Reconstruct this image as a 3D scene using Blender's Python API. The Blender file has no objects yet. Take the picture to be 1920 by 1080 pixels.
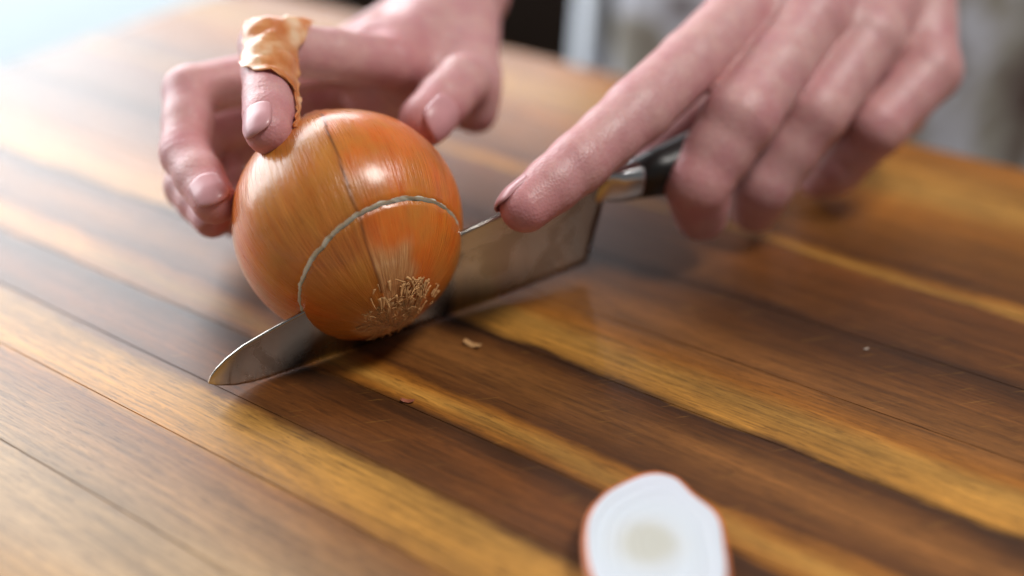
import bpy, bmesh, math, random
import numpy as np
from mathutils import Vector, Matrix, noise
from mathutils.bvhtree import BVHTree
random.seed(4); rng = np.random.default_rng(4)
SC = bpy.context.scene
CM = 0.01                                   # the script thinks in centimetres, the scene is in metres

# ------------------------------------------------------------------ camera
CAM_H, PITCH, FPX = 23.1, math.radians(31.6), 2112.0
sp, cp = math.sin(PITCH), math.cos(PITCH)
cam_d = bpy.data.cameras.new('camera'); cam = bpy.data.objects.new('camera', cam_d)
SC.collection.objects.link(cam); SC.camera = cam
cam.location = (0, 0, CAM_H * CM); cam.rotation_euler = (math.radians(90) - PITCH, 0, 0)
cam_d.sensor_width = 36; cam_d.lens = 36 * FPX / 1920
cam_d.clip_start = 0.02; cam_d.clip_end = 50
cam_d.dof.use_dof = True; cam_d.dof.focus_distance = 0.375
cam_d.dof.aperture_fstop = cam_d.lens / 10 / 1.8      # 18 mm entrance pupil
cam_d.dof.aperture_blades = 0
SC.render.engine = 'CYCLES'

# ------------------------------------------------------------------ light
world = bpy.data.worlds.new('World'); SC.world = world; world.use_nodes = True
world.node_tree.nodes['Background'].inputs[0].default_value = (0.80, 0.78, 0.78, 1)
world.node_tree.nodes['Background'].inputs[1].default_value = 0.155
def area(name, loc, target, sx, sy, power, col):
    l = bpy.data.lights.new(name, 'AREA'); l.shape = 'RECTANGLE'; l.size = sx * CM; l.size_y = sy * CM
    l.energy = power; l.color = col
    o = bpy.data.objects.new(name, l); SC.collection.objects.link(o)
    o.location = Vector(loc) * CM
    o.rotation_euler = (Vector(target) - Vector(loc)).to_track_quat('-Z', 'Y').to_euler()
    return o
area('window_light', (-132, 144, 76), (-12, 36, 0), 200, 130, 64, (0.94, 0.97, 1.0))
area('far_window_light', (-24, 262, 84), (0, 50, 0), 100, 46, 11, (0.96, 0.95, 1.0))
area('ceiling_light', (58, 22, 124), (0, 36, 0), 34, 34, 13, (1.0, 0.95, 0.90))
SC.view_settings.view_transform = 'Standard'; SC.view_settings.look = 'None'
SC.view_settings.exposure = 0.0; SC.view_settings.gamma = 1

# ------------------------------------------------------------------ helpers
def P(px, py, d):
    a, b = (px - 960) / FPX, (540 - py) / FPX
    return Vector((a * d, (b * sp + cp) * d, CAM_H + (b * cp - sp) * d))
def cdir(x, y, z):                          # right, up, towards the viewer -> scene
    return Vector((x, y * sp - z * cp, y * cp + z * sp)).normalized()
def onplane(px, py, z=0.0):
    a, b = (px - 960) / FPX, (540 - py) / FPX
    d = (z - CAM_H) / (b * cp - sp); return P(px, py, d)
def lin(r, g, b):
    f = lambda c: (c / 255 / 12.92) if c <= 10 else ((c / 255 + .055) / 1.055) ** 2.4
    return (f(r), f(g), f(b), 1)
def link(name, me, mat=None, parent=None, smooth=True):
    if smooth: me.polygons.foreach_set('use_smooth', [True] * len(me.polygons))
    o = bpy.data.objects.new(name, me); SC.collection.objects.link(o)
    for m in (mat if isinstance(mat, (list, tuple)) else [mat]):
        if m: me.materials.append(m)
    if parent: o.parent = parent
    return o
def mesh_from(name, V, Fc):
    me = bpy.data.meshes.new(name); me.from_pydata([tuple(Vector(v) * CM) for v in V], [], [tuple(f) for f in Fc]); me.update()
    return me
def empty(name, loc):
    o = bpy.data.objects.new(name, None); SC.collection.objects.link(o); o.empty_display_size = .02
    o.location = Vector(loc) * CM; return o
def child(o, parent):                       # parent keeping the world-space vertices
    o.parent = parent; o.matrix_parent_inverse = Matrix.Translation(parent.location).inverted(); return o
def tag(o, label=None, cat=None, group=None, kind=None):
    if label: o['label'] = label
    if cat: o['category'] = cat
    if group: o['group'] = group
    if kind: o['kind'] = kind
    return o
def grid_faces(nu, nv, cu=False, cv=False):
    F = []
    for i in range(nu if cu else nu - 1):
        for j in range(nv if cv else nv - 1):
            a = i * nv + j; b = ((i + 1) % nu) * nv + j
            c = ((i + 1) % nu) * nv + (j + 1) % nv; d = i * nv + (j + 1) % nv
            F.append((a, b, c, d))
    return F
def tube(pts, rad, n=8):
    V, F = [], []
    pts = [Vector(p) for p in pts]
    for i, p in enumerate(pts):
        t = (pts[min(i + 1, len(pts) - 1)] - pts[max(i - 1, 0)]).normalized()
        a = t.orthogonal().normalized(); b = t.cross(a)
        r = rad[i] if hasattr(rad, '__len__') else rad
        for k in range(n):
            w = 2 * math.pi * k / n; V.append(p + (a * math.cos(w) + b * math.sin(w)) * r)
    F = grid_faces(len(pts), n, cv=True)
    F.append(tuple(range(n))[::-1]); F.append(tuple(range((len(pts) - 1) * n, len(pts) * n)))
    return V, F
class Acc:
    def __init__(s): s.V, s.F = [], []
    def add(s, V, F):
        k = len(s.V); s.V += list(V); s.F += [tuple(i + k for i in f) for f in F]
    def mesh(s, name): return mesh_from(name, s.V, s.F)

# ---- node helper
class NT:
    def __init__(s, name):
        s.m = bpy.data.materials.new(name); s.m.use_nodes = True; s.t = s.m.node_tree
        s.b = s.t.nodes['Principled BSDF']
    def n(s, typ, **kw):
        x = s.t.nodes.new(typ)
        for k, v in kw.items():
            if k.startswith('i_'):
                key = k[2:]; key = int(key) if key.isdigit() else key.replace('_', ' ')
                s.set(x.inputs[key], v)
            else: setattr(x, k, v)
        return x
    def set(s, inp, v):
        if isinstance(v, bpy.types.NodeSocket): s.t.links.new(v, inp)
        else: inp.default_value = v
    def math(s, op, a, b=0.0, c=0.0, clamp=False):
        x = s.n('ShaderNodeMath', operation=op, use_clamp=clamp); s.set(x.inputs[0], a); s.set(x.inputs[1], b); s.set(x.inputs[2], c); return x.outputs[0]
    def mix(s, f, a, b, blend='MIX'):
        x = s.n('ShaderNodeMix', data_type='RGBA', blend_type=blend); s.set(x.inputs[0], f); s.set(x.inputs[6], a); s.set(x.inputs[7], b); return x.outputs[2]
    def ramp(s, f, stops, interp='LINEAR'):
        x = s.n('ShaderNodeValToRGB'); x.color_ramp.interpolation = interp; e = x.color_ramp.elements
        while len(e) < len(stops): e.new(0.5)
        for i, (p, c) in enumerate(stops):
            e[i].position = p; e[i].color = c if hasattr(c, '__len__') else (c, c, c, 1)
        s.set(x.inputs[0], f); return x.outputs[0]
    def noise(s, vec, scale, detail=4, rough=.55, dist=0):
        x = s.n('ShaderNodeTexNoise'); s.set(x.inputs['Vector'], vec); x.inputs['Scale'].default_value = scale
        x.inputs['Detail'].default_value = detail; x.inputs['Roughness'].default_value = rough; x.inputs['Distortion'].default_value = dist
        return x.outputs['Fac']
    def obj(s): return s.n('ShaderNodeTexCoord').outputs['Object']
    def attr(s, name): return s.n('ShaderNodeAttribute', attribute_name=name)
    def xyz(s, v):
        x = s.n('ShaderNodeSeparateXYZ'); s.set(x.inputs[0], v); return x.outputs
    def comb(s, a, b, c):
        x = s.n('ShaderNodeCombineXYZ'); s.set(x.inputs[0], a); s.set(x.inputs[1], b); s.set(x.inputs[2], c); return x.outputs[0]
    def bump(s, h, strength, dist):
        x = s.n('ShaderNodeBump'); s.set(x.inputs['Height'], h); x.inputs['Strength'].default_value = strength; x.inputs['Distance'].default_value = dist
        s.t.links.new(x.outputs[0], s.b.inputs['Normal'])
    def p(s, **kw):
        for k, v in kw.items(): s.set(s.b.inputs[k.replace('_', ' ')], v)

# ------------------------------------------------------------------ materials
BU, BV = Vector((-.828, .561, 0)).normalized(), Vector((.561, .828, 0)).normalized()   # along and across the planks
def wood_material():
    m = NT('acacia_wood'); c = m.n('ShaderNodeVectorMath', operation='SCALE'); m.set(c.inputs[0], m.obj()); c.inputs['Scale'].default_value = 100
    d = m.n('ShaderNodeVectorMath', operation='DOT_PRODUCT'); m.set(d.inputs[0], c.outputs[0]); d.inputs[1].default_value = BV; v = d.outputs['Value']
    d = m.n('ShaderNodeVectorMath', operation='DOT_PRODUCT'); m.set(d.inputs[0], c.outputs[0]); d.inputs[1].default_value = BU; u = d.outputs['Value']
    z = m.xyz(c.outputs[0])[2]
    lowf = m.noise(m.comb(m.math('MULTIPLY', u, .09), m.math('MULTIPLY', v, .35), z), 1.0, 2, .5)
    vv = m.math('ADD', v, m.math('MULTIPLY', m.math('SUBTRACT', lowf, .5), 1.3))
    hif = m.noise(m.comb(m.math('MULTIPLY', u, .30), m.math('MULTIPLY', v, .9), z), 1.0, 4, .6)
    vv = m.math('ADD', vv, m.math('MULTIPLY', m.math('SUBTRACT', hif, .5), .9))
    st = []
    D = lin(92, 53, 19); DD = lin(60, 33, 12); M = lin(132, 84, 38); L = lin(174, 126, 56); Y = lin(178, 124, 50); R = lin(112, 64, 24); P = lin(164, 132, 92); A = lin(152, 94, 30)
    for p, col in WOOD: st.append((p / 60, locals()[col]))
    base = m.ramp(m.math('DIVIDE', vv, 60), st)
    # long fibres
    fib = m.noise(m.comb(m.math('MULTIPLY', u, .22), m.math('MULTIPLY', v, 5.5), z), 1.0, 6, .62, .25)
    fine = m.noise(m.comb(m.math('MULTIPLY', u, 1.3), m.math('MULTIPLY', v, 12), z), 1.0, 6, .75, .15)
    blot = m.noise(m.comb(m.math('MULTIPLY', u, .12), m.math('MULTIPLY', v, .6), z), 1.0, 3, .5)
    f1 = m.ramp(fib, [(.30, 0.60), (.5, 1.0), (.72, 1.35)])
    f2 = m.ramp(fine, [(.30, 0.70), (.5, 1.0), (.7, 1.25)])
    f3 = m.ramp(blot, [(.3, 0.72), (.5, 1.0), (.7, 1.28)])
    col = m.mix(1.0, base, f1, 'MULTIPLY'); col = m.mix(1.0, col, f2, 'MULTIPLY'); col = m.mix(1.0, col, f3, 'MULTIPLY')
    # knife scratches and short dark pores
    w = m.noise(m.comb(m.math('MULTIPLY', u, .9), m.math('MULTIPLY', v, 10), z), 1.0, 4, .65)
    pores = m.ramp(w, [(.57, 0.0), (.61, 1.0)])
    col = m.mix(m.math('MULTIPLY', pores, .45), col, DD)
    sc = m.noise(m.comb(m.math('MULTIPLY', m.math('ADD', u, v), 9), m.math('MULTIPLY', m.math('SUBTRACT', v, u), .35), z), 1.0, 3, .5)
    scr = m.ramp(sc, [(.66, 0.0), (.70, 1.0)])
    col = m.mix(m.math('MULTIPLY', scr, .35), col, L)
    m.p(Base_Color=col, Roughness=m.math('ADD', m.math('MULTIPLY', fine, .22), .27))
    m.b.inputs['Specular IOR Level'].default_value = .36
    m.b.inputs['Coat Weight'].default_value = .28; m.b.inputs['Coat Roughness'].default_value = .5; m.b.inputs['Coat IOR'].default_value = 1.6
    h = m.math('ADD', m.math('MULTIPLY', fine, .6), m.math('MULTIPLY', fib, .7))
    m.bump(h, .35, .0006)
    return m.m
WOOD = [(9, 'P'), (10.3, 'L'), (12, 'P'), (14, 'P'), (17.3, 'M'), (17.7, 'Y'), (19.6, 'L'), (20.0, 'D'), (21.4, 'R'), (22.7, 'DD'), (23.1, 'A'), (23.6, 'L'), (24.3, 'A'),
        (24.6, 'D'), (26.3, 'M'), (27.4, 'D'), (27.9, 'DD'), (28.3, 'Y'), (29.6, 'L'), (30.2, 'A'), (31.3, 'M'), (34, 'D'), (35.3, 'DD'), (36.2, 'D'), (39.9, 'R'),
        (40.3, 'L'), (40.8, 'A'), (41.2, 'D'), (46.4, 'A'), (48.4, 'L'), (52.4, 'A')]
WOODM = wood_material()

def skin_material():
    m = NT('skin'); o = m.obj()
    red = m.attr('flush').outputs['Fac']
    n1 = m.noise(o, 90, 4, .6); n2 = m.noise(o, 420, 4, .6)
    base = m.mix(m.ramp(n1, [(.3, 0.0), (.7, 1.0)]), lin(212, 170, 165), lin(198, 142, 146))
    col = m.mix(m.math('MULTIPLY', red, .75, clamp=True), base, lin(198, 118, 124))
    col = m.mix(m.ramp(n2, [(.4, .14), (.6, 0.0)]), col, lin(176, 116, 112))
    m.p(Base_Color=col, Roughness=m.math('ADD', m.math('MULTIPLY', n2, .2), .33))
    m.b.inputs['Subsurface Weight'].default_value = .25
    m.b.inputs['Subsurface Radius'].default_value = (1.0, .3, .16); m.b.inputs['Subsurface Scale'].default_value = .004
    m.b.inputs['Specular IOR Level'].default_value = .5
    vo = m.n('ShaderNodeTexVoronoi'); m.set(vo.inputs['Vector'], o); vo.inputs['Scale'].default_value = 900
    m.bump(m.math('ADD', m.math('MULTIPLY', vo.outputs['Distance'], .5), n2), .45, .0005)
    return m.m
SKIN = skin_material()
def simple(name, col, rough=.5, metal=0, spec=.5, nscale=60, var=.15, bump=0.0, bdist=.0005, coat=0, stretch=None):
    m = NT(name); o = m.obj()
    if stretch:
        mp = m.n('ShaderNodeMapping'); m.set(mp.inputs[0], o); mp.inputs['Scale'].default_value = stretch; o = mp.outputs[0]
    n = m.noise(o, nscale, 5, .6)
    c2 = tuple(max(0, min(1, x * (1 + var))) for x in col[:3]) + (1,); c1 = tuple(x * (1 - var) for x in col[:3]) + (1,)
    m.p(Base_Color=m.ramp(n, [(.3, c1), (.7, c2)]), Roughness=m.math('ADD', m.math('MULTIPLY', n, .14), max(rough - .07, 0.02)), Metallic=metal)
    m.b.inputs['Specular IOR Level'].default_value = spec; m.b.inputs['Coat Weight'].default_value = coat
    if bump: m.bump(n, bump, bdist)
    return m.m
NAIL = simple('fingernail', lin(206, 152, 156), .34, nscale=150, var=.06)
def steel_material():
    m = NT('brushed_steel'); o = m.obj(); mp = m.n('ShaderNodeMapping'); m.set(mp.inputs[0], o); mp.inputs['Rotation'].default_value = (0, 0, -.57); mp.inputs['Scale'].default_value = (6, 60, 900)
    l = m.noise(mp.outputs[0], 1.5, 4, .7); sm = m.noise(o, 55, 4, .6, .6); dr = m.ramp(sm, [(.5, 0.0), (.6, 1.0)])
    m.p(Base_Color=m.mix(m.math('MULTIPLY', dr, .35), (.46, .43, .39, 1), (.30, .27, .23, 1)), Metallic=1.0, Roughness=m.math('ADD', m.math('ADD', m.math('MULTIPLY', l, .16), m.math('MULTIPLY', dr, .16)), .12))
    m.bump(l, .12, .0001); return m.m
STEEL = steel_material()
BOLSTER = simple('polished_steel', (.62, .63, .65, 1), .18, 1, nscale=80, var=.04)
BLACK = simple('black_handle', lin(26, 24, 24), .38, nscale=300, var=.3, bump=.2)
STONE = simple('white_counter', lin(168, 182, 188), .7, spec=.3,  nscale=14, var=.05, bump=.05)
DARK = simple('dark_wood', lin(44, 32, 20), .5, nscale=12, var=.25)
FLOORM = simple('floor', lin(84, 72, 60), .5, nscale=6, var=.2)
WHITECLOTH = simple('white_cotton', lin(226, 232, 240), .85, nscale=500, var=.06, bump=.3, bdist=.001)
TAN = simple('dry_root', lin(206, 158, 104), .8, nscale=320, var=.4, bump=.6, bdist=.0005)
def cloth_material():
    m = NT('patterned_cloth'); o = m.obj()
    a = m.noise(o, 13, 3, .5, .6); b = m.noise(o, 17, 2, .5, .4); w = m.noise(o, 900, 2, .5)
    col = m.ramp(a, [(.34, lin(96, 66, 56)), (.42, lin(150, 140, 126)), (.50, lin(186, 180, 168)), (.55, lin(232, 233, 244)), (.70, lin(240, 243, 252))])
    col = m.mix(m.ramp(b, [(.60, 0.0), (.66, .7)]), col, lin(96, 60, 52))
    m.p(Base_Color=m.mix(m.math('MULTIPLY', w, .2), col, lin(84, 78, 72)), Roughness=.9)
    m.b.inputs['Sheen Weight'].default_value = .2
    m.bump(w, .5, .001); return m.m
CLOTH = cloth_material()

# ------------------------------------------------------------------ setting: counter, floor
COUNTER_Z = -3.0
def slab(name, corners, z0, z1, mat, **kw):
    V = [(x, y, z) for z in (z0, z1) for x, y in corners]; n = len(corners)
    F = [tuple(range(n))[::-1], tuple(range(n, 2 * n))] + [(i, (i + 1) % n, (i + 1) % n + n, i + n) for i in range(n)]
    me = mesh_from(name, V, F); bm = bmesh.new(); bm.from_mesh(me)
    bmesh.ops.recalc_face_normals(bm, faces=bm.faces)
    bmesh.ops.bevel(bm, geom=[e for e in bm.edges], offset=kw.get('bev', .3) * CM, segments=3, affect='EDGES'); bm.to_mesh(me); bm.free()
    return link(name, me, mat, smooth=False)
def uv(u, v): q = BU * u + BV * v; return (q.x, q.y)
tag(slab('countertop', [uv(-90, -60), uv(150, -60), uv(150, 60), uv(-90, 60)], COUNTER_Z - 4, COUNTER_Z, STONE), kind='structure')
tag(slab('floor', [(-300, -200), (300, -200), (300, 400), (-300, 400)], -94, -91, FLOORM, bev=.1), kind='structure')

# ------------------------------------------------------------------ cutting board, one mesh per plank
board = empty('cutting_board', tuple(BU * 15) + ())
board.location = (BU * 15 + BV * 25) * CM; board.location.z = COUNTER_Z * CM
tag(board, 'large wooden cutting board of brown and golden striped planks under the onion', 'cutting board')
U0, U1, V0, V1, RC = -16.0, 59.4, -4.0, 53.8, 3.2
joints = [V0, 1.5, 6.2, 10.4, 14.2, 17.55, 20.1, 22.9, 27.95, 31.4, 35.4, 40.1, 45.6, 49.6, V1]
def plank(v0, v1, i):
    N = 60
    def urange(v):
        lo, hi = U0, U1
        if v > V1 - RC: k = RC - math.sqrt(max(RC ** 2 - (v - (V1 - RC)) ** 2, 0)); lo += k; hi -= k
        if v < V0 + RC: k = RC - math.sqrt(max(RC ** 2 - (V0 + RC - v) ** 2, 0)); lo += k; hi -= k
        return lo, hi
    g = .002; ed = .02
    prof = [(v0 + g, -.05), (v0 + g + ed, -.002)] + [(v0 + (v1 - v0) * t, 0.0) for t in (.15, .3, .5, .7, .85)] + [(v1 - g - ed, -.004), (v1 - g, -.05)]
    if i == len(joints) - 2:      # rounded far edge
        prof = [(v0 + g, -.05), (v0 + g + ed, -.002), (v0 + (v1 - v0) * .5, 0)] + [(v1 - .45 + .45 * math.sin(a), -.45 + .45 * math.cos(a)) for a in np.linspace(0, math.pi / 2, 7)]
    prof = [(prof[0][0], COUNTER_Z + .03)] + prof + [(prof[-1][0], COUNTER_Z + .03)]
    V = []
    for v, z in prof:
        lo, hi = urange(min(max(v, V0), V1)); us = np.linspace(lo + .45, hi - .45, N - 8)
        endt = [(hi - .45 + .45 * math.sin(a), .45 - .45 * math.cos(a)) for a in np.linspace(0, math.pi / 2, 5)[1:]]
        row = [(lo + hi - u, dz) for u, dz in endt[::-1]] + [(u, 0) for u in us] + endt
        for u, dz in row:
            q = BU * u + BV * v; V.append((q.x, q.y, max(z - dz, COUNTER_Z + .03)))
    n = len(V) // len(prof)
    F = grid_faces(len(prof), n)
    F.append([k * n for k in range(len(prof))]); F.append([k * n + n - 1 for k in range(len(prof))][::-1])
    me = mesh_from('plank', V, F)
    bm = bmesh.new(); bm.from_mesh(me); bmesh.ops.recalc_face_normals(bm, faces=bm.faces); bm.to_mesh(me); bm.free()
    o = link('plank', me, WOODM, smooth=False); child(o, board)
for i in range(len(joints) - 1): plank(joints[i], joints[i + 1], i)
gl = slab('glue_joint', [uv(U0 + 3.3, V0 + .6), uv(U1 - 3.3, V0 + .6), uv(U1 - 3.3, V1 - .6), uv(U0 + 3.3, V1 - .6)], COUNTER_Z + .05, -.055, WOODM, bev=.01)
child(gl, board)

# ------------------------------------------------------------------ knife frame (blade plane)
KA = onplane(560, 690); KB = onplane(1100, 505)
KE = (KB - KA).normalized()                                  # along the edge, tip -> handle
tl = math.radians(14.5)
KN = (Vector((KE.y, -KE.x, 0)) * math.cos(tl) - Vector((0, 0, 1)) * math.sin(tl)).normalized()   # towards the viewer
KQ = KE.cross(KN); KQ = KQ if KQ.z > 0 else -KQ              # up, in the plane of the blade
def K(s, q, n=0.0): return KA + KE * s + KQ * q + KN * n
def lerp_tab(tab, s): return float(np.interp(s, [t[0] for t in tab], [t[1] for t in tab]))
SPINE = [(-3.25, .84), (-3.15, 1.10), (-2.95, 1.38), (-2.6, 1.70), (-2.0, 2.06), (-1, 2.42), (.4, 2.85), (3, 3.55), (6.2, 4.25), (9, 4.75), (12.4, 5.15), (13, 5.2)]
EDGE = [(-3.25, .78), (-2.9, .50), (-2.3, .22), (-1.6, .07), (-1, .03), (4, .03), (8, .12), (12.4, .40), (13, .44)]
def build_knife():
    root = empty('chef_knife', K(6, 0)); tag(root, 'steel kitchen knife with black handle slicing through the orange onion', 'knife')
    S = np.concatenate([np.linspace(-3.25, -2.4, 22), np.linspace(-2.3, 12.4, 50)]); V = []
    for s in S:
        a, b = lerp_tab(EDGE, s), lerp_tab(SPINE, s); hgt = b - a
        t = np.interp(s, [-3.2, 0, 12.4], [.045, .055, .11])
        for f, th in ((0, .004), (.08, .02), (.45, t * .65), (.97, t), (1, t * .8)): V.append(K(s, a + hgt * f, th))
        for f, th in ((1, t * .8), (.97, t), (.45, t * .65), (.08, .02), (0, .004)): V.append(K(s, a + hgt * f, -th))
    F = grid_faces(len(S), 10, cv=True); F += [tuple(range(10))[::-1], tuple(range(len(V) - 10, len(V)))]
    me = mesh_from('blade', V, F); bm = bmesh.new(); bm.from_mesh(me); bmesh.ops.recalc_face_normals(bm, faces=bm.faces); bm.to_mesh(me); bm.free()
    b = link('blade', me, STEEL); child(b, root)
    def loft(name, secs, mat):            # secs: s, q-centre, half height, half thickness
        V = []; n = 24
        for s, q, hh, ht in secs:
            for k in range(n):
                w = 2 * math.pi * k / n; c, d = math.cos(w), math.sin(w)
                c = math.copysign(abs(c) ** .8, c); d = math.copysign(abs(d) ** .8, d)
                V.append(K(s, q + hh * c, ht * d))
        F = grid_faces(len(secs), n, cv=True); F += [tuple(range(n))[::-1], tuple(range(len(V) - n, len(V)))]
        me = mesh_from(name, V, F); bm = bmesh.new(); bm.from_mesh(me); bmesh.ops.recalc_face_normals(bm, faces=bm.faces); bm.to_mesh(me); bm.free()
        o = link(name, me, mat); child(o, root); return o
    loft('bolster', [(12.0, 4.3, .7, .12), (12.5, 4.3, .7, .26), (12.9, 4.3, .74, .5), (13.7, 4.25, .8, .62), (13.9, 4.25, .8, .62)], BOLSTER)
    hs = [(13.85, 4.25, .82, .64), (15, 4.25, .95, .8), (17, 4.35, 1.15, 1.0), (19.5, 4.65, 1.2, 1.05), (22, 4.9, 1.1, .98), (24.5, 5.0, 1.15, 1.0), (26, 4.85, 1.2, .98), (26.6, 4.7, .9, .7)]
    loft('handle', hs, BLACK)
build_knife()

# ------------------------------------------------------------------ onion
OC, OR = P(655, 420, 40), 4.07
def on_sphere(px, py):
    x, y = (px - 655) / 215, (420 - py) / 215; z = math.sqrt(max(1 - x * x - y * y, 0.0)); return cdir(x, y, z)
AX = on_sphere(740, 598)                                       # root axis
E1 = AX.cross(Vector((0, 0, 1))).normalized(); E2 = AX.cross(E1)
def tp(px, py):
    d = on_sphere(px, py); return math.acos(max(-1, min(1, d.dot(AX)))), math.atan2(d.dot(E2), d.dot(E1))
SEAM = [tp(*q) for q in ((715, 475), (690, 385), (650, 290), (612, 222))]
PATCH = [tp(*q) for q in ((700, 420), (850, 440))]
def wrap(a): return (a + np.pi) % (2 * np.pi) - np.pi
def onion_skin_material():
    m = NT('onion_skin')
    fibv = m.attr('fibre').outputs['Vector']; tan = m.attr('dry').outputs['Fac']; seam = m.attr('seam').outputs['Fac']; side = m.attr('outer').outputs['Fac']; lat = m.attr('lat').outputs['Fac']
    f = m.noise(fibv, 6, 5, .6, .1); f2 = m.noise(fibv, 24, 4, .6); bl = m.noise(m.obj(), 45, 4, .55)
    org = m.mix(m.ramp(f, [(.32, 0.0), (.68, 1.0)]), lin(212, 98, 22), lin(228, 126, 42))
    olv = m.mix(m.ramp(f, [(.35, 0.0), (.65, 1.0)]), lin(190, 112, 42), lin(208, 136, 62))
    col = m.mix(side, org, olv)
    col = m.mix(m.ramp(bl, [(.42, 0.0), (.64, .7)]), col, lin(190, 126, 48))
    big = m.noise(m.obj(), 28, 3, .6, .5); col = m.mix(m.ramp(big, [(.50, 0.0), (.66, .35)]), col, lin(150, 72, 24))
    col = m.mix(m.math('MULTIPLY', m.ramp(f2, [(.55, 0.0), (.72, 1.0)]), .22), col, lin(128, 58, 18))
    dry = m.mix(m.ramp(f2, [(.35, 0.0), (.65, 1.0)]), lin(180, 120, 70), lin(226, 174, 116))
    col = m.mix(m.math('MULTIPLY', tan, m.ramp(bl, [(.3, .8), (.6, 1.0)])), col, dry)
    col = m.mix(seam, col, lin(88, 52, 24))
    m.p(Base_Color=col, Roughness=m.math('ADD', m.math('MULTIPLY', tan, .3), m.math('ADD', m.math('MULTIPLY', f2, .2), .20)))
    m.b.inputs['Subsurface Weight'].default_value = .12; m.b.inputs['Subsurface Radius'].default_value = (1, .4, .1); m.b.inputs['Subsurface Scale'].default_value = .003
    m.b.inputs['Coat Weight'].default_value = .5; m.b.inputs['Coat Roughness'].default_value = .2
    m.bump(m.math('ADD', m.math('ADD', f2, m.math('MULTIPLY', f, 1.2)), m.math('MULTIPLY', bl, .6)), .5, .0006); return m.m
def flesh_material(center):
    m = NT('onion_flesh'); v = m.n('ShaderNodeVectorMath', operation='DISTANCE'); m.set(v.inputs[0], m.obj()); v.inputs[1].default_value = center * CM
    n = m.noise(m.obj(), 60, 3, .5)
    r = m.math('ADD', m.math('MULTIPLY', v.outputs['Value'], 1500), m.math('MULTIPLY', n, 2.5))
    ring = m.math('SINE', r)
    col = m.mix(m.ramp(ring, [(.6, 0.0), (1.0, .5)]), lin(238, 240, 224), lin(196, 214, 168))
    m.p(Base_Color=col, Roughness=.22)
    m.b.inputs['Subsurface Weight'].default_value = .3; m.b.inputs['Subsurface Radius'].default_value = (1, .9, .7); m.b.inputs['Subsurface Scale'].default_value = .004
    return m.m
OSKIN = onion_skin_material(); OFLESH = flesh_material(OC)
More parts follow.
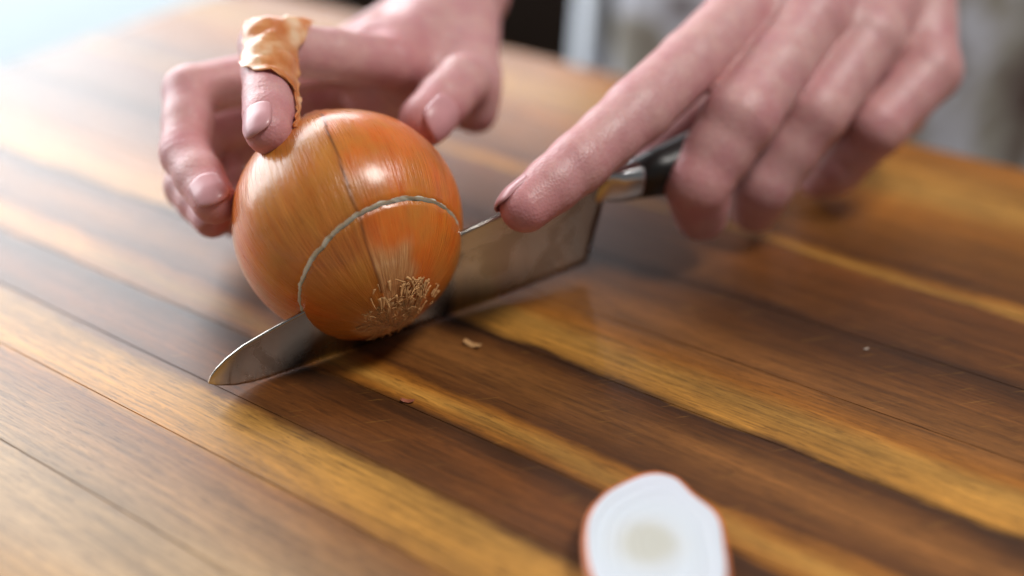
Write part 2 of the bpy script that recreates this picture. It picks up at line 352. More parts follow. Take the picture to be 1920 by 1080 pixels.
def build_onion():
    root = empty('onion', (OC.x, OC.y, 0)); tag(root, 'whole orange brown onion being sliced by the knife on the board', 'onion')
    NT_, NP = 190, 340; V = []
    for i in range(NT_):
        th = math.pi * (i + .5) / NT_
        for j in range(NP):
            ph = 2 * math.pi * j / NP - math.pi
            d = AX * math.cos(th) + (E1 * math.cos(ph) + E2 * math.sin(ph)) * math.sin(th)
            sd = wrap(ph - np.interp(th, [s[0] for s in SEAM], [s[1] for s in SEAM]))
            r = 1 + .025 * math.exp(-(th / .22) ** 2) - .012 * math.exp(-((th - .45) / .2) ** 2)
            r += .006 * noise.noise(Vector((math.cos(ph) * 3, math.sin(ph) * 3, th * .5))) * math.sin(th)
            r += .010 * noise.noise(d * 1.6)
            wr = math.exp(-((th - .1) / .38) ** 2)       # puckered folds near the root
            r += .012 * wr * noise.noise(Vector((math.cos(ph) * 7, math.sin(ph) * 7, th * 1.5)))
            if .25 < th < 2.2 and SIGN * sd > 0 and SIGN * sd < 1.2: r += .004 * (1 - (SIGN * sd / 1.2))   # the outer skin ends in a lifted edge
            V.append(OC + d * OR * r)
    n0 = len(V); F = grid_faces(NT_, NP, cv=True)
    V.append(OC + AX * OR * 1.022); V.append(OC - AX * OR * .99)
    F += [(n0, (j + 1) % NP, j) for j in range(NP)] + [(n0 + 1, (NT_ - 1) * NP + j, (NT_ - 1) * NP + (j + 1) % NP) for j in range(NP)]
    base = mesh_from('onion_full', V, F)
    def piece(name, keep_front, parent):
        bm = bmesh.new(); bm.from_mesh(base)
        bmesh.ops.recalc_face_normals(bm, faces=bm.faces)
        co = K(0, 0, .03 if keep_front else -.03) * CM; no = KN
        r = bmesh.ops.bisect_plane(bm, geom=bm.verts[:] + bm.edges[:] + bm.faces[:], plane_co=co, plane_no=no, clear_inner=keep_front, clear_outer=not keep_front, dist=1e-6)
        ed = [g for g in r['geom_cut'] if isinstance(g, bmesh.types.BMEdge)]
        fl = bmesh.ops.holes_fill(bm, edges=ed, sides=0)['faces']
        for f in fl: f.material_index = 1
        if not keep_front:          # flat end where the stem cap was cut off
            r = bmesh.ops.bisect_plane(bm, geom=bm.verts[:] + bm.edges[:] + bm.faces[:], plane_co=(OC - AX * OR * .86) * CM, plane_no=-AX, clear_outer=True, dist=1e-6)
            ed = [g for g in r['geom_cut'] if isinstance(g, bmesh.types.BMEdge)]
            for f in bmesh.ops.holes_fill(bm, edges=ed, sides=0)['faces']: f.material_index = 1
        me = bpy.data.meshes.new(name); bm.to_mesh(me); bm.free()
        n = len(me.vertices); co = np.empty(n * 3); me.vertices.foreach_get('co', co); co = co.reshape(-1, 3) / CM - np.array(OC)
        d = co / np.linalg.norm(co, axis=1)[:, None]
        dist = (co + np.array(OC) - np.array(K(0, 0, .03 if keep_front else -.03))) @ np.array(KN)
        rag = np.array([noise.noise(Vector(x) * 14) + .6 * noise.noise(Vector(x) * 40) for x in co / 4]) 
        near = np.exp(-(dist / .05) ** 2) * (np.linalg.norm(co, axis=1) > OR * .93)
        co2 = co * (1 - near * .010 * (1 + rag))[:, None] + np.array(KN)[None] * (near * rag * .05)[:, None]
        me.vertices.foreach_set('co', ((co2 + np.array(OC)) * CM).astype(np.float32).ravel()); me.update()
        th = np.arccos(np.clip(d @ np.array(AX), -1, 1)); ph = np.arctan2(d @ np.array(E2), d @ np.array(E1))
        wob = np.array([noise.noise(Vector(x) * 5) for x in d]) * .02
        sd = wrap(ph + wob - np.interp(th, [s[0] for s in SEAM], [s[1] for s in SEAM])) * SIGN
        arc = np.abs(sd) * np.sin(th) * OR
        seam = np.exp(-(arc / .045) ** 2) * ((th > .42) & (th < 2.3))
        side = np.clip(sd / .03, 0, 1) * np.clip((1.15 - sd) / .5, 0, 1)
        lo, hi = PATCH[0][1], PATCH[1][1]
        sp_ = wrap(ph - np.interp(th, [s[0] for s in SEAM], [s[1] for s in SEAM])) * -SIGN
        width = .70 - .12 * np.sin(th * 9) + wob * 14
        dry = np.clip(sp_ / .02, 0, 1) * np.clip((width - sp_) / .25, 0, 1) * np.clip((.98 + wob * 8 - th) / .3, 0, 1)
        dry = np.maximum(dry, np.clip((.36 - th + wob * 3) / .12, 0, 1))
        for nm, arr in (('seam', seam * .85), ('outer', side * .8), ('dry', dry), ('lat', th / np.pi)):
            at = me.attributes.new(nm, 'FLOAT', 'POINT'); at.data.foreach_set('value', arr.astype(np.float32))
        fv = np.stack([np.cos(ph) * 2, np.sin(ph) * 2, th * .22], 1).astype(np.float32)
        at = me.attributes.new('fibre', 'FLOAT_VECTOR', 'POINT'); at.data.foreach_set('vector', fv.ravel())
        o = link(name, me, [OSKIN, OFLESH])
        for p in me.polygons:
            if p.material_index == 1: p.use_smooth = False
        child(o, parent)
        return o
    piece('bulb', False, root)
    rp = piece('root_end', True, root)
    rp.location = (KQ * -.12 + KE * .045) * CM
    rp['label'] = 'cut root end of the onion leaning against the blade'
    # dry roots and papery flakes
    acc = Acc()
    for k in range(290):
        th = abs(random.gauss(.0, .12)); ph = random.uniform(-math.pi, math.pi)
        d = AX * math.cos(th) + (E1 * math.cos(ph) + E2 * math.sin(ph)) * math.sin(th)
        p = OC + d * OR * 1.01; out = (d - AX * d.dot(AX)).normalized(); flat = k % 3 > 0
        g = ((out + d * .15 if flat else d) + Vector([random.gauss(0, .35) for _ in range(3)])).normalized()
        pts = [p]; L = random.uniform(.2, .7) if flat else random.uniform(.05, .2)
        for s in range(6):
            g = (g + Vector([random.gauss(0, .35 if flat else .6) for _ in range(3)])).normalized(); q = pts[-1] + g * L / 6
            if flat: e = (q - OC); q = OC + e.normalized() * min(max(e.length, OR * 1.012), OR * 1.028)
            pts.append(q)
        if min(q.z for q in pts) < .06: continue
        r0 = random.uniform(.010, .026); acc.add(*tube(pts, [r0 * (1 - .09 * i) for i in range(7)], 5))
    hairs = link('root_hairs', acc.mesh('root_hairs'), TAN); hairs.parent = rp; hairs['kind'] = 'stuff'
    
    acc = Acc()
    for k in range(240):
        th = random.uniform(.06, .52) ; ph = PHF + random.gauss(0, .42 if th > .3 else .9)
        c = AX * math.cos(th) + (E1 * math.cos(ph) + E2 * math.sin(ph)) * math.sin(th)
        p = OC + c * OR * 1.004; down = (AX - c * AX.dot(c)).normalized(); sidev = c.cross(down)
        rot = random.gauss(0, .65); dn = down * math.cos(rot) + sidev * math.sin(rot); sv = c.cross(dn)
        L, W, lift = random.uniform(.15, .55), random.uniform(.015, .075), random.uniform(.0, .13); V = []; n = 6
        for i in range(n):
            t = i / (n - 1); wv = W * (1 - t) ** .6 + .004
            q = p + dn * L * t + c * (lift * t * t * L * 2 + .006) + sv * .03 * math.sin(t * 3 + k)
            V += [q - sv * wv, q + c * .02, q + sv * wv]
        acc.add(V, grid_faces(n, 3))
    fl = link('skin_flakes', acc.mesh('skin_flakes'), TAN); fl.parent = rp; fl['kind'] = 'stuff'
    
    sm = fl.modifiers.new('s', 'SOLIDIFY'); sm.thickness = .00012
    return root
SIGN = 1.0; t0, p0 = tp(560, 330)
if wrap(p0 - np.interp(t0, [s[0] for s in SEAM], [s[1] for s in SEAM])) < 0: SIGN = -1.0
PHF = tp(790, 530)[1]
build_onion()

# ------------------------------------------------------------------ hands: rounded bones melted into one skin
class Field:
    def __init__(s, lo, hi, h):
        s.h = h; s.lo = np.array(lo, float); s.n = np.ceil((np.array(hi) - s.lo) / h).astype(int) + 1
        s.f = np.full(s.n, 9.0, np.float32)
    def box(s, lo, hi):
        a = np.clip(np.floor((np.array(lo) - s.lo) / s.h).astype(int), 0, s.n); b = np.clip(np.ceil((np.array(hi) - s.lo) / s.h).astype(int) + 1, 0, s.n)
        return tuple(slice(int(i), int(j)) for i, j in zip(a, b)), a, b
    def pts(s, a, b):
        ax = [s.lo[i] + s.h * np.arange(a[i], b[i]) for i in range(3)]
        return ax[0][:, None, None], ax[1][None, :, None], ax[2][None, None, :]
    def cone(s, A, B, ra, rb, k):
        A, B = np.array(A, float), np.array(B, float); m = max(ra, rb) + k + .5
        sl, a, b = s.box(np.minimum(A, B) - m, np.maximum(A, B) + m)
        if min(b - a) <= 0: return
        X, Y, Z = s.pts(a, b); D = B - A; L2 = D @ D
        t = np.clip(((X - A[0]) * D[0] + (Y - A[1]) * D[1] + (Z - A[2]) * D[2]) / L2, 0, 1)
        d = np.sqrt((X - A[0] - t * D[0]) ** 2 + (Y - A[1] - t * D[1]) ** 2 + (Z - A[2] - t * D[2]) ** 2) - (ra + (rb - ra) * t)
        s.union(sl, d, k)
    def ell(s, C, axes, k):               # axes: three scaled vectors
        C = np.array(C, float); M = np.array([np.array(v) for v in axes]); R = np.linalg.norm(M, axis=1); m = R.max() + k + .3
        sl, a, b = s.box(C - m, C + m); X, Y, Z = s.pts(a, b)
        if min(b - a) <= 0: return
        q = [((X - C[0]) * (M[i] / R[i])[0] + (Y - C[1]) * (M[i] / R[i])[1] + (Z - C[2]) * (M[i] / R[i])[2]) for i in range(3)]
        k0 = np.sqrt(sum((q[i] / R[i]) ** 2 for i in range(3))) + 1e-6; k1 = np.sqrt(sum((q[i] / R[i] ** 2) ** 2 for i in range(3))) + 1e-6
        s.union(sl, k0 * (k0 - 1) / k1, k)
    def union(s, sl, d, k):
        f = s.f[sl]
        if k > 0:
            h = np.clip(.5 + .5 * (f - d) / k, 0, 1); s.f[sl] = d * h + f * (1 - h) - k * h * (1 - h)
        else: s.f[sl] = np.minimum(f, d)
    def groove(s, C, T, r, amp, wid):
        C, T = np.array(C, float), np.array(Vector(T).normalized()); m = r * 1.5
        sl, a, b = s.box(C - m, C + m)
        if min(b - a) <= 0: return
        X, Y, Z = s.pts(a, b)
        q = (X - C[0]) * T[0] + (Y - C[1]) * T[1] + (Z - C[2]) * T[2]
        rr = np.sqrt((X - C[0]) ** 2 + (Y - C[1]) ** 2 + (Z - C[2]) ** 2)
        s.f[sl] += amp * np.exp(-(q / wid) ** 2) * np.clip((m - rr) / (.3 * r), 0, 1)
    def polys(s):
        import openvdb
        g = openvdb.FloatGrid(9.0); g.copyFromArray(s.f); v, q = g.convertToQuads(isovalue=0.0)
        return np.asarray(v, float) * s.h + s.lo, np.asarray(q, int)
def merge(dst, src): dst.f = np.minimum(dst.f, src.f)
def finger(dst, js, rs, webk=.07, groove=.03):
    """js: MCP, PIP, DIP, tip ; rs the radii there"""
    lo = dst.lo; t = Field(lo, lo + (dst.n - 1) * dst.h, dst.h)
    js = [Vector(j) for j in js]
    for i in range(3):
        a, b, ra, rb = js[i], js[i + 1], rs[i], rs[i + 1]; mid = a.lerp(b, .5); rm = (ra + rb) / 2 * (.955 if i < 2 else 1.0)
        t.cone(a, mid, ra, rm, .22); t.cone(mid, b, rm, rb, .22)
    for i, wid in ((1, .07), (2, .06)):
        T = (js[i + 1] - js[i - 1]).normalized()
        for off in (-.19, -.02, .16): t.groove(js[i] + T * off, T, rs[i], groove, wid)
    sl = np.s_[:]
    h = np.clip(.5 + .5 * (dst.f - t.f) / webk, 0, 1); dst.f = t.f * h + dst.f * (1 - h) - webk * h * (1 - h)
    return js
def nail(js, rs, dn, parent, wide=.60, back=.15, fwd=.95):
    tip, dip, r = js[3], js[2], rs[3]; ax = (tip - dip).normalized(); dn = Vector(dn); dn = (dn - ax * dn.dot(ax)).normalized(); sd = ax.cross(dn)
    nu, nv = 15, 15; V = []; L0, L1 = -r * (1.0 - back), r * fwd
    for i in range(nu):
        a = -1 + 2 * i / (nu - 1)
        for j in range(nv):
            b = j / (nv - 1)
            e = math.sqrt(max(1 - a * a, 0))
            l = L0 + (1 - e) * r * .35 + ((L1 - (1 - e) * r * .45) - (L0 + (1 - e) * r * .35)) * b
            ang = a * wide * 1.45
            rad = r * 1.015 - max(0, l) ** 2 / r * .30 + .02
            if j in (0, nv - 1) or i in (0, nu - 1): rad -= .05
            V.append(tip + ax * l + (dn * math.cos(ang) + sd * math.sin(ang)) * rad)
    o = link('fingernail', mesh_from('fingernail', V, grid_faces(nu, nv)), NAIL); child(o, parent)
    s = o.modifiers.new('t', 'SOLIDIFY'); s.thickness = .0005; s.offset = 0
    return o

NAILS = []; FLUSH = []
def hand_right():
    f = Field((-22, 30, -.5), (2.5, 60, 15), .075)
    W = P(868, -20, 51.5)
    mcp = {'i': P(735, 118, 45.0), 'm': P(640, 112, 47.5), 'r': P(640, 165, 50.0), 'p': P(660, 215, 52.0)}
    # palm and wrist
    for k, r in (('i', 1.15), ('m', 1.15), ('r', 1.05), ('p', .95)):
        f.cone(W.lerp(mcp[k], .40), mcp[k], 1.35, r, .6)
    f.cone(P(795, 75, 47.5), P(850, 60, 49.5), 1.4, 1.7, .9)
    f.cone(W, P(862, -190, 60), 2.05, 2.4, 1.0); f.cone(W, P(795, 60, 48.5), 1.9, 1.5, .8)
    f.ell(P(722, 92, 46.2), [cdir(1, 0, 0) * 1.7, cdir(0, 1, 0) * 1.35, cdir(0, 0, 1) * 1.3], .5)
    f.cone(P(690, 185, 48.6), P(810, 205, 48.0), 1.05, 1.05, .8)
    f.cone(P(862, -190, 60), P(850, -420, 70), 2.4, 3.0, 1.0)
    # heel of the thumb
    f.cone(P(868, 45, 49.5), P(882, 165, 46.2), 1.55, 1.25, .9)
    f.cone(P(760, 120, 46.0), P(850, 150, 46.5), .95, 1.1, .8); f.cone(P(742, 148, 46.6), P(835, 190, 46.6), .85, .95, .8)         # web between thumb and index
    f.ell(P(640, 175, 50.5), [cdir(1, .2, 0) * 2.6, cdir(-.2, 1, 0) * 1.7, cdir(0, 0, 1) * 1.3], .8)      # hollow of the palm
    f.cone(P(882, 160, 47.0), P(893, 212, 46.6), 1.15, .85, .6)
    T = []
    T.append(([mcp['i'], P(499, 88, 41.2), P(504, 188, 39.0), P(503, 246, 37.75)], [1.08, .98, .88, .80]))
    T.append(([mcp['m'], P(356, 172, 43.0), P(348, 288, 41.2), P(402, 378, 39.4)], [1.08, 1.0, .92, .80]))
    T.append(([mcp['r'], P(378, 255, 45.8), P(350, 350, 43.2), P(398, 410, 41.5)], [1.05, .98, .84, .72]))
    T.append(([mcp['p'], P(425, 285, 47.8), P(418, 360, 46.2), P(440, 415, 45.0)], [1.0, .9, .78, .64]))
    for js, rs in T: finger(f, js, rs)
    th = [P(880, 160, 46.6), P(878, 160, 46.4), P(866, 152, 44.4), P(797, 226, 42.2)]; trs = [1.1, 1.1, 1.04, 1.0]
    finger(f, th, trs, .35)
    FLUSH.extend([(T[0][0][3], .9), (T[0][0][2], .5), (T[1][0][3], .9), (T[1][0][2], .5), (T[1][0][1], .3), (T[2][0][3], .8), (th[3], 1.0), (mcp['i'], .8), (P(620, 110, 44.5), .7)])
    NAILS.extend([(T[0][0], T[0][1], cdir(-.45, .25, .85)), (T[1][0], T[1][1], cdir(.05, .42, .9)), (T[2][0], T[2][1], cdir(-.2, .1, 1)), (T[3][0], T[3][1], cdir(-.3, .3, .8)), (th, trs, cdir(.95, .75, -.6))])
    return f
def hand_left():
    f = Field((-4, 29, -.5), (34, 66, 22), .09)
    W = P(1712, -150, 51.5)
    mcp = {'i': P(1385, 35, 45.8), 'm': P(1515, 40, 46.0), 'r': P(1625, 75, 46.8), 'p': P(1738, 136, 48.2)}
    for k, r in (('i', 1.3), ('m', 1.45), ('r', 1.4), ('p', 1.3)):
        f.cone(W.lerp(mcp[k], .2), mcp[k], 1.7, r, .75)
        f.ell(mcp[k] + Vector((0, 0, .12)), [Vector((r * 1.03, 0, 0)), Vector((0, r * 1.03, 0)), Vector((0, 0, r * .98))], .5)
    f.cone(W, P(1660, -340, 60), 2.5, 2.7, 1.0); f.cone(W + Vector((1.3, .2, .2)), P(1700, -340, 60), 2.2, 2.5, 1.0)
    f.cone(P(1670, -340, 60), P(1800, -560, 72), 2.8, 3.4, 1.0)
    f.cone(W.lerp(mcp['p'], .3) + Vector((0, .8, -1.0)), P(1690, 210, 50.0), 1.7, 1.15, .8)   # heel of the hand
    T = []
    T.append(([mcp['i'], P(1195, 208, 41.8), P(1085, 305, 40.0), P(985, 388, 38.9)], [1.45, 1.25, 1.10, .90]))
    T.append(([mcp['m'], P(1388, 220, 43.2), P(1308, 345, 43.3), P(1315, 402, 44.6)], [1.5, 1.45, 1.26, 1.05]))
    T.append(([mcp['r'], P(1526, 212, 45.1), P(1430, 348, 45.7), P(1415, 392, 47.0)], [1.45, 1.38, 1.22, 1.0]))
    T.append(([mcp['p'], P(1640, 238, 47.1), P(1572, 312, 48.5), P(1536, 332, 49.8)], [1.42, 1.3, 1.12, .95]))
    for js, rs in T: finger(f, js, rs, .1, .025)
    th = [P(1460, 120, 49.5), P(1400, 160, 48.8), P(1292, 232, 47.0), P(1205, 308, 45.2)]; trs = [1.3, 1.1, .82, .66]
    finger(f, th, trs, .3)
    FLUSH.extend([(T[0][0][3], 1.0), (T[0][0][2], .5), (T[1][0][2], .8), (T[1][0][1], .5), (T[2][0][1], .5), (T[3][0][1], .5), (mcp['p'], .4), (mcp['i'], .4), (mcp['m'], .4)])
    NAILS.extend([(T[0][0], T[0][1], cdir(-.55, .8, -.15)), (th, trs, cdir(-.2, .9, .2))])
    return f
def build_person():
    root = empty('person', (22, 92, -91)); tag(root, 'person in grey patterned top holding the onion and slicing it with a knife', 'person')
    VV, FF = [], []; k = 0
    fr, fl = hand_right(), hand_left()
    for f in (fr, fl):
        v, q = f.polys(); VV.append(v); FF.append(q + k); k += len(v)
    # upper body, coarse, hidden inside the clothes
    g = Field((-14, 62, -92), (66, 118, 72), 1.0)
    sr, sl_ = Vector((7, 92, 52)), Vector((42, 96, 52))
    g.cone(P(850, -400, 69), sr, 2.9, 4.6, 1.5); g.cone(P(1790, -540, 71), sl_, 3.2, 4.6, 1.5)
    g.cone(sr, sl_, 5, 5, 3); g.ell((25, 95, 25), [(15.5, 0, 0), (0, 8.5, 0), (0, 0, 34)], 3); g.ell((25, 96, -10), [(16, 0, 0), (0, 9, 0), (0, 0, 14)], 3)
    g.cone((25, 95, 55), (25, 94, 68), 5.2, 5.0, 2)
    g.cone((17, 96, -14), (16, 97, -90), 8, 4.5, 3); g.cone((33, 96, -14), (34, 97, -90), 8, 4.5, 3)
    v, q = g.polys(); VV.append(v); FF.append(q + k)
    V = np.concatenate(VV); Q = np.concatenate(FF)
    me = bpy.data.meshes.new('body'); me.vertices.add(len(V)); me.vertices.foreach_set('co', (V * CM).astype(np.float32).ravel())
    me.loops.add(len(Q) * 4); me.loops.foreach_set('vertex_index', Q.ravel().astype(np.int32))
    me.polygons.add(len(Q)); me.polygons.foreach_set('loop_start', np.arange(0, len(Q) * 4, 4, dtype=np.int32)); me.polygons.foreach_set('loop_total', np.full(len(Q), 4, np.int32))
    me.update(calc_edges=True); me.validate()
    bm = bmesh.new(); bm.from_mesh(me)
    bmesh.ops.recalc_face_normals(bm, faces=bm.faces)
    bmesh.ops.smooth_vert(bm, verts=bm.verts, factor=.5, use_axis_x=True, use_axis_y=True, use_axis_z=True)
    bmesh.ops.smooth_vert(bm, verts=bm.verts, factor=.4, use_axis_x=True, use_axis_y=True, use_axis_z=True)
    bm.to_mesh(me); bm.free()
    n = len(me.vertices); co = np.empty(n * 3, np.float32); me.vertices.foreach_get('co', co); co = co.reshape(-1, 3) / CM
    fl_ = np.zeros(n)
    for c, a in FLUSH: fl_ = np.maximum(fl_, a * np.exp(-(np.linalg.norm(co - np.array(c), axis=1) / 1.5) ** 2))
    at = me.attributes.new('flush', 'FLOAT', 'POINT'); at.data.foreach_set('value', fl_.astype(np.float32))
    b = link('body', me, SKIN); child(b, root)
    for js, rs, dn in NAILS: nail(js, rs, dn, root)
    # patterned top: torso with soft vertical folds
    NZ, NA = 90, 160; V = []
    for i in range(NZ):
        z = -38 + 92 * i / (NZ - 1)
        for j in range(NA):
            a = 2 * math.pi * j / NA
            fold = 1 + .035 * math.sin(a * 9 + z * .05) * (1 - .3 * math.sin(z * .1)) + .05 * noise.noise(Vector((math.cos(a) * 2.5, math.sin(a) * 2.5, z * .035)))
            w = 19.5 + .06 * abs(z - 8); t = max(0, (z - 46) / 10); w *= (1 - t * .35); dpt = 10.5 * (1 - t * .3)
            V.append((27.3 + math.cos(a) * w * fold, 93 + math.sin(a) * dpt * fold, z))
    top = link('patterned_top', mesh_from('patterned_top', V, grid_faces(NZ, NA, cv=True)), CLOTH); child(top, root)
    for (A, B, C) in ((P(850, -395, 68.5), Vector((1, 84, 36)), sr), (P(1790, -530, 70.5), Vector((46, 88, 38)), sl_)):
        pts = [A.lerp(B, t) for t in np.linspace(0, 1, 8)] + [B.lerp(C, t) for t in np.linspace(.15, 1, 8)]
        Vt, Ft = tube(pts, [4.6 + .25 * math.sin(i * 1.9) + i * .12 for i in range(len(pts))], 28)
        s = link('sleeve', mesh_from('sleeve', Vt, Ft[:-2]), CLOTH); child(s, root)
        md = s.modifiers.new('t', 'SOLIDIFY'); md.thickness = .003
    # white under layer showing along the open edge of the top
    V = []; nz, na = 60, 14
    for i in range(nz):
        z = -36 + 80 * i / (nz - 1)
        for j in range(na):
            a = math.radians(168 + 30 * j / (na - 1)); r = 1.06 + .012 * math.sin(j * 1.3 + z * .12)
            V.append((27.3 + math.cos(a) * (19.6 + .05 * abs(z - 8)) * r, 93 + math.sin(a) * 10.6 * r, z))
    w = link('white_trim', mesh_from('white_trim', V, grid_faces(nz, na)), WHITECLOTH); child(w, root)
    md = w.modifiers.new('t', 'SOLIDIFY'); md.thickness = .002
    tr = Acc()
    for x in (16, 33):
        tr.add(*tube([(x, 96, z) for z in np.linspace(-30, -90, 8)], [9.2, 9, 8.6, 8, 7.4, 7, 6.8, 6.6], 32))
    t = link('trousers', tr.mesh('trousers'), DARK); child(t, root)
    return root, b
person, body = build_person()
bvh = BVHTree.FromPolygons([v.co for v in body.data.vertices], [p.vertices for p in body.data.polygons])

# ------------------------------------------------------------------ papery onion peel over the index finger
def peel_material():
    m = NT('onion_peel'); o = m.obj(); n = m.noise(o, 70, 3, .5); n2 = m.noise(o, 500, 3, .6)
    col = m.ramp(n, [(.36, lin(204, 118, 60)), (.5, lin(224, 152, 100)), (.62, lin(240, 198, 162))])
    m.p(Base_Color=col, Roughness=.28); m.b.inputs['Subsurface Weight'].default_value = .15; m.b.inputs['Subsurface Scale'].default_value = .002
    m.b.inputs['Coat Weight'].default_value = .3
    m.bump(n2, .4, .0005); return m.m
PEEL = peel_material()
def catmull(p, t):
    n = len(p) - 1; x = t * n; i = min(int(x), n - 1); u = x - i
    a, b, c, d = p[max(i - 1, 0)], p[i], p[i + 1], p[min(i + 2, n)]
    return .5 * ((2 * b) + (c - a) * u + (2 * a - 5 * b + 4 * c - d) * u * u + (3 * b - a - 3 * c + d) * u ** 3)
def sheet(name, rows, mat, nu=40, nv=22, crumple=.06, off=.05, seed=0):
    G = [[P(*q) for q in r] for r in rows]; V = []
    for i in range(nu):
        row = [catmull([g[c] for g in G], i / (nu - 1)) for c in range(len(G[0]))]
        for j in range(nv):
            t = j / (nv - 1); p = catmull(row, t)
            if bvh:
                loc, nor, idx, dist = bvh.find_nearest(p * CM)
                loc = loc / CM; s = (p - loc).dot(nor)
                if s < off and dist / CM < 2: p = loc + nor * off
                elif dist / CM < 1.0: p = p.lerp(loc + nor * (off + .02), .55)
                c = noise.noise(p * 1.7 + Vector((seed, 0, 0))) + .5 * abs(noise.noise(p * 3.5)); p = p + nor * (abs(c) * crumple * 2 + crumple * .9 * abs(math.sin(i * .42 + j * .09 + 1.5 * c)))
            if j in (0, nv - 1) or i in (0, nu - 1): p = p + Vector((noise.noise(p * 3.1), noise.noise(p * 3.1 + Vector((9, 0, 0))), noise.noise(p * 3.1 + Vector((0, 9, 0))))) * .16
            V.append(p)
    o = link(name, mesh_from(name, V, grid_faces(nu, nv)), mat); md = o.modifiers.new('t', 'SOLIDIFY'); md.thickness = .00015
    return o
pl = sheet('onion_peel', [[(470, 62, 40.8), (520, 30, 41.0), (590, 34, 42.2)], [(462, 90, 40.1), (510, 80, 39.7), (568, 85, 40.8)], [(468, 125, 39.7), (515, 128, 39.4), (561, 128, 40.3)],
     [(490, 150, 39.2), (530, 160, 39.1), (559, 165, 39.6)], [(536, 200, 38.6), (548, 203, 38.6), (562, 202, 39.0)], [(546, 236, 37.7), (554, 238, 37.8), (563, 240, 38.1)]], PEEL)
tag(pl, 'crumpled papery orange onion skin draped over the bent index finger', 'onion peel')

onion_root = bpy.data.objects['onion']
b0 = bvh; bvh = None
fp = sheet('loose_skin', [[(558, 236, 38.85), (562, 228, 38.9), (566, 219, 39.4)], [(578, 231, 38.6), (582, 220, 38.8), (588, 209, 39.6)], [(600, 226, 38.55), (604, 215, 38.8), (610, 203, 39.6)], [(618, 224, 38.5), (623, 215, 38.8), (630, 204, 39.5)]], PEEL, 20, 10)
child(fp, onion_root); bvh = b0
# ------------------------------------------------------------------ flat cut stem slice lying in front
def build_slice():
    c = onplane(1232, 1015, 1.1)
    out = [(1220, 886), (1265, 893), (1300, 925), (1345, 965), (1358, 1020), (1362, 1085), (1335, 1150), (1270, 1185), (1190, 1170), (1130, 1110), (1104, 1045), (1103, 975), (1130, 930), (1172, 903)]
    ring = [onplane(x, y, 1.1) for x, y in out]
    N = 112; R = []
    for k in range(N):
        x = k / N * len(ring); i = int(x); u = x - i; n = len(ring)
        a, b, cc, d = ring[i - 1], ring[i], ring[(i + 1) % n], ring[(i + 2) % n]
        R.append(.5 * ((2 * b) + (cc - a) * u + (2 * a - 5 * b + 4 * cc - d) * u * u + (3 * b - a - 3 * cc + d) * u ** 3))
    root = empty('onion_slice', (c.x, c.y, 0)); tag(root, 'small white cut slice of onion lying face up on the board in front', 'onion slice')
    layers = [1.0, .90, .78, .64, .50, .36]
    V = []; fr = []
    for f in np.linspace(0, 1, 60):
        fr.append(f)
        lay = sum(1 for L in layers if f > L); h = 1.10 - .03 * f * f
        for p in R: V.append(c + (p - c) * f + Vector((0, 0, h - 1.1 + .025 * noise.noise(p * f * .8) - (.06 if f > .985 else 0))))
    me = mesh_from('flesh', V, grid_faces(60, N, cv=True)); o = link('flesh', me, SLICE); child(o, root)
    V = []
    for f, z in [(.995, 1.03), (1.035, 1.03), (1.06, .98), (1.07, .8), (.99, .5), (.85, .25), (.6, .1), (.3, .05), (.05, .04)]:
        for k, p in enumerate(R): V.append(Vector((c.x, c.y, 0)) + (Vector((p.x, p.y, 0)) - Vector((c.x, c.y, 0))) * (f + .012 * noise.noise(Vector((k * .3, z, 0)))) + Vector((0, 0, z)))
    o = link('skin', mesh_from('skin', V, grid_faces(9, N, cv=True)), SLSKIN); child(o, root)
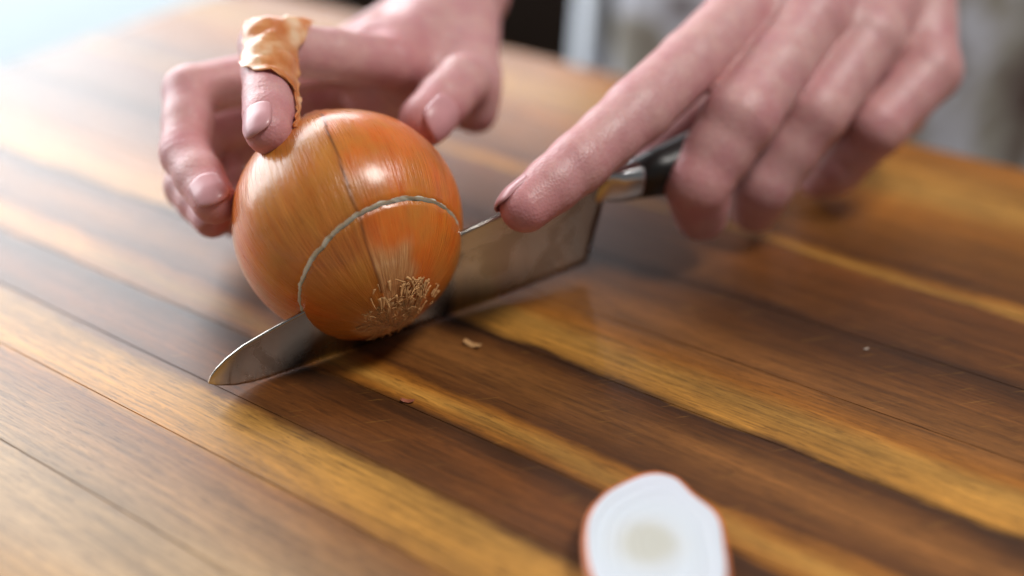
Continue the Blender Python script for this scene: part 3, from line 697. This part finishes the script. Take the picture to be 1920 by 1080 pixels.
def slice_mat():
    m = NT('slice_flesh'); c = onplane(1215, 1018, 1.1)
    v = m.n('ShaderNodeVectorMath', operation='DISTANCE'); m.set(v.inputs[0], m.obj()); v.inputs[1].default_value = c * CM
    r = m.math('ADD', m.math('MULTIPLY', v.outputs['Value'], 100), m.math('MULTIPLY', m.noise(m.obj(), 90, 2), .25))
    col = m.ramp(m.math('DIVIDE', r, 3), [(.0, lin(200, 200, 190)), (.22, lin(202, 202, 193)), (.36, lin(214, 219, 223)), (.5, lin(214, 222, 230)), (.9, lin(218, 223, 234))])
    m.p(Base_Color=col, Roughness=.35); m.b.inputs['Subsurface Weight'].default_value = .2; m.b.inputs['Subsurface Radius'].default_value = (1, .9, .8); m.b.inputs['Subsurface Scale'].default_value = .003
    return m.m
SLICE = slice_mat(); SLSKIN = simple('slice_skin', lin(206, 118, 72), .4, nscale=120, var=.25, bump=.3)
build_slice()

# ------------------------------------------------------------------ crumbs of onion skin on the board
def crumb(px, py, size, label, mat, seed, rot=0.0):
    c = onplane(px, py, 0.02); V = []; nu = nv = 9
    for i in range(nu):
        for j in range(nv):
            a, b = i / (nu - 1) * 2 - 1, j / (nv - 1) * 2 - 1
            w = 1 - .35 * a * a + .25 * noise.noise(Vector((a * 2, b * 2, seed))); x = a * size; y = b * size * .38 * w
            z = .03 + .35 * size * (a * a) * (.5 + .5 * math.sin(seed)) + .12 * size * abs(noise.noise(Vector((a * 3, b * 3, seed + 5))))
            V.append(c + Vector((x * math.cos(rot) - y * math.sin(rot), x * math.sin(rot) + y * math.cos(rot), z)))
    o = link('skin_crumb', mesh_from('skin_crumb', V, grid_faces(nu, nv)), mat); md = o.modifiers.new('t', 'SOLIDIFY'); md.thickness = .0003
    tag(o, label, 'crumb', 'crumbs of onion skin on the board')
crumb(886, 648, .34, 'largest pale orange skin crumb just right of the onion root', TAN, 1.2, -.5)
crumb(764, 753, .22, 'small reddish skin crumb below the onion on dark wood', simple('reddish_crumb', lin(150, 84, 60), .6), 2.4, -.2)
crumb(1624, 655, .09, 'tiny white speck alone on the dark planks at right', simple('white_crumb', lin(200, 184, 170), .6), 3.1, .4)

# ------------------------------------------------------------------ dark cabinet far behind
def cabinet():
    root = empty('cabinet', (-20, 170, -91)); tag(root, 'dark brown wooden cabinet in the blurred background between the arms', 'cabinet')
    def bx(name, x0, x1, y0, y1, z0, z1, m=DARK):
        o = slab(name, [(x0, y0), (x1, y0), (x1, y1), (x0, y1)], z0, z1, m, bev=.3); child(o, root)
    bx('carcass', -75, 60, 152, 190, -91, -12)
    for x0 in (-74, -29, 16): bx('door', x0, x0 + 43.5, 149.5, 151.8, -88, -14)
cabinet()
print('SIGN', SIGN, 'PHF', PHF, 'seam', SEAM)
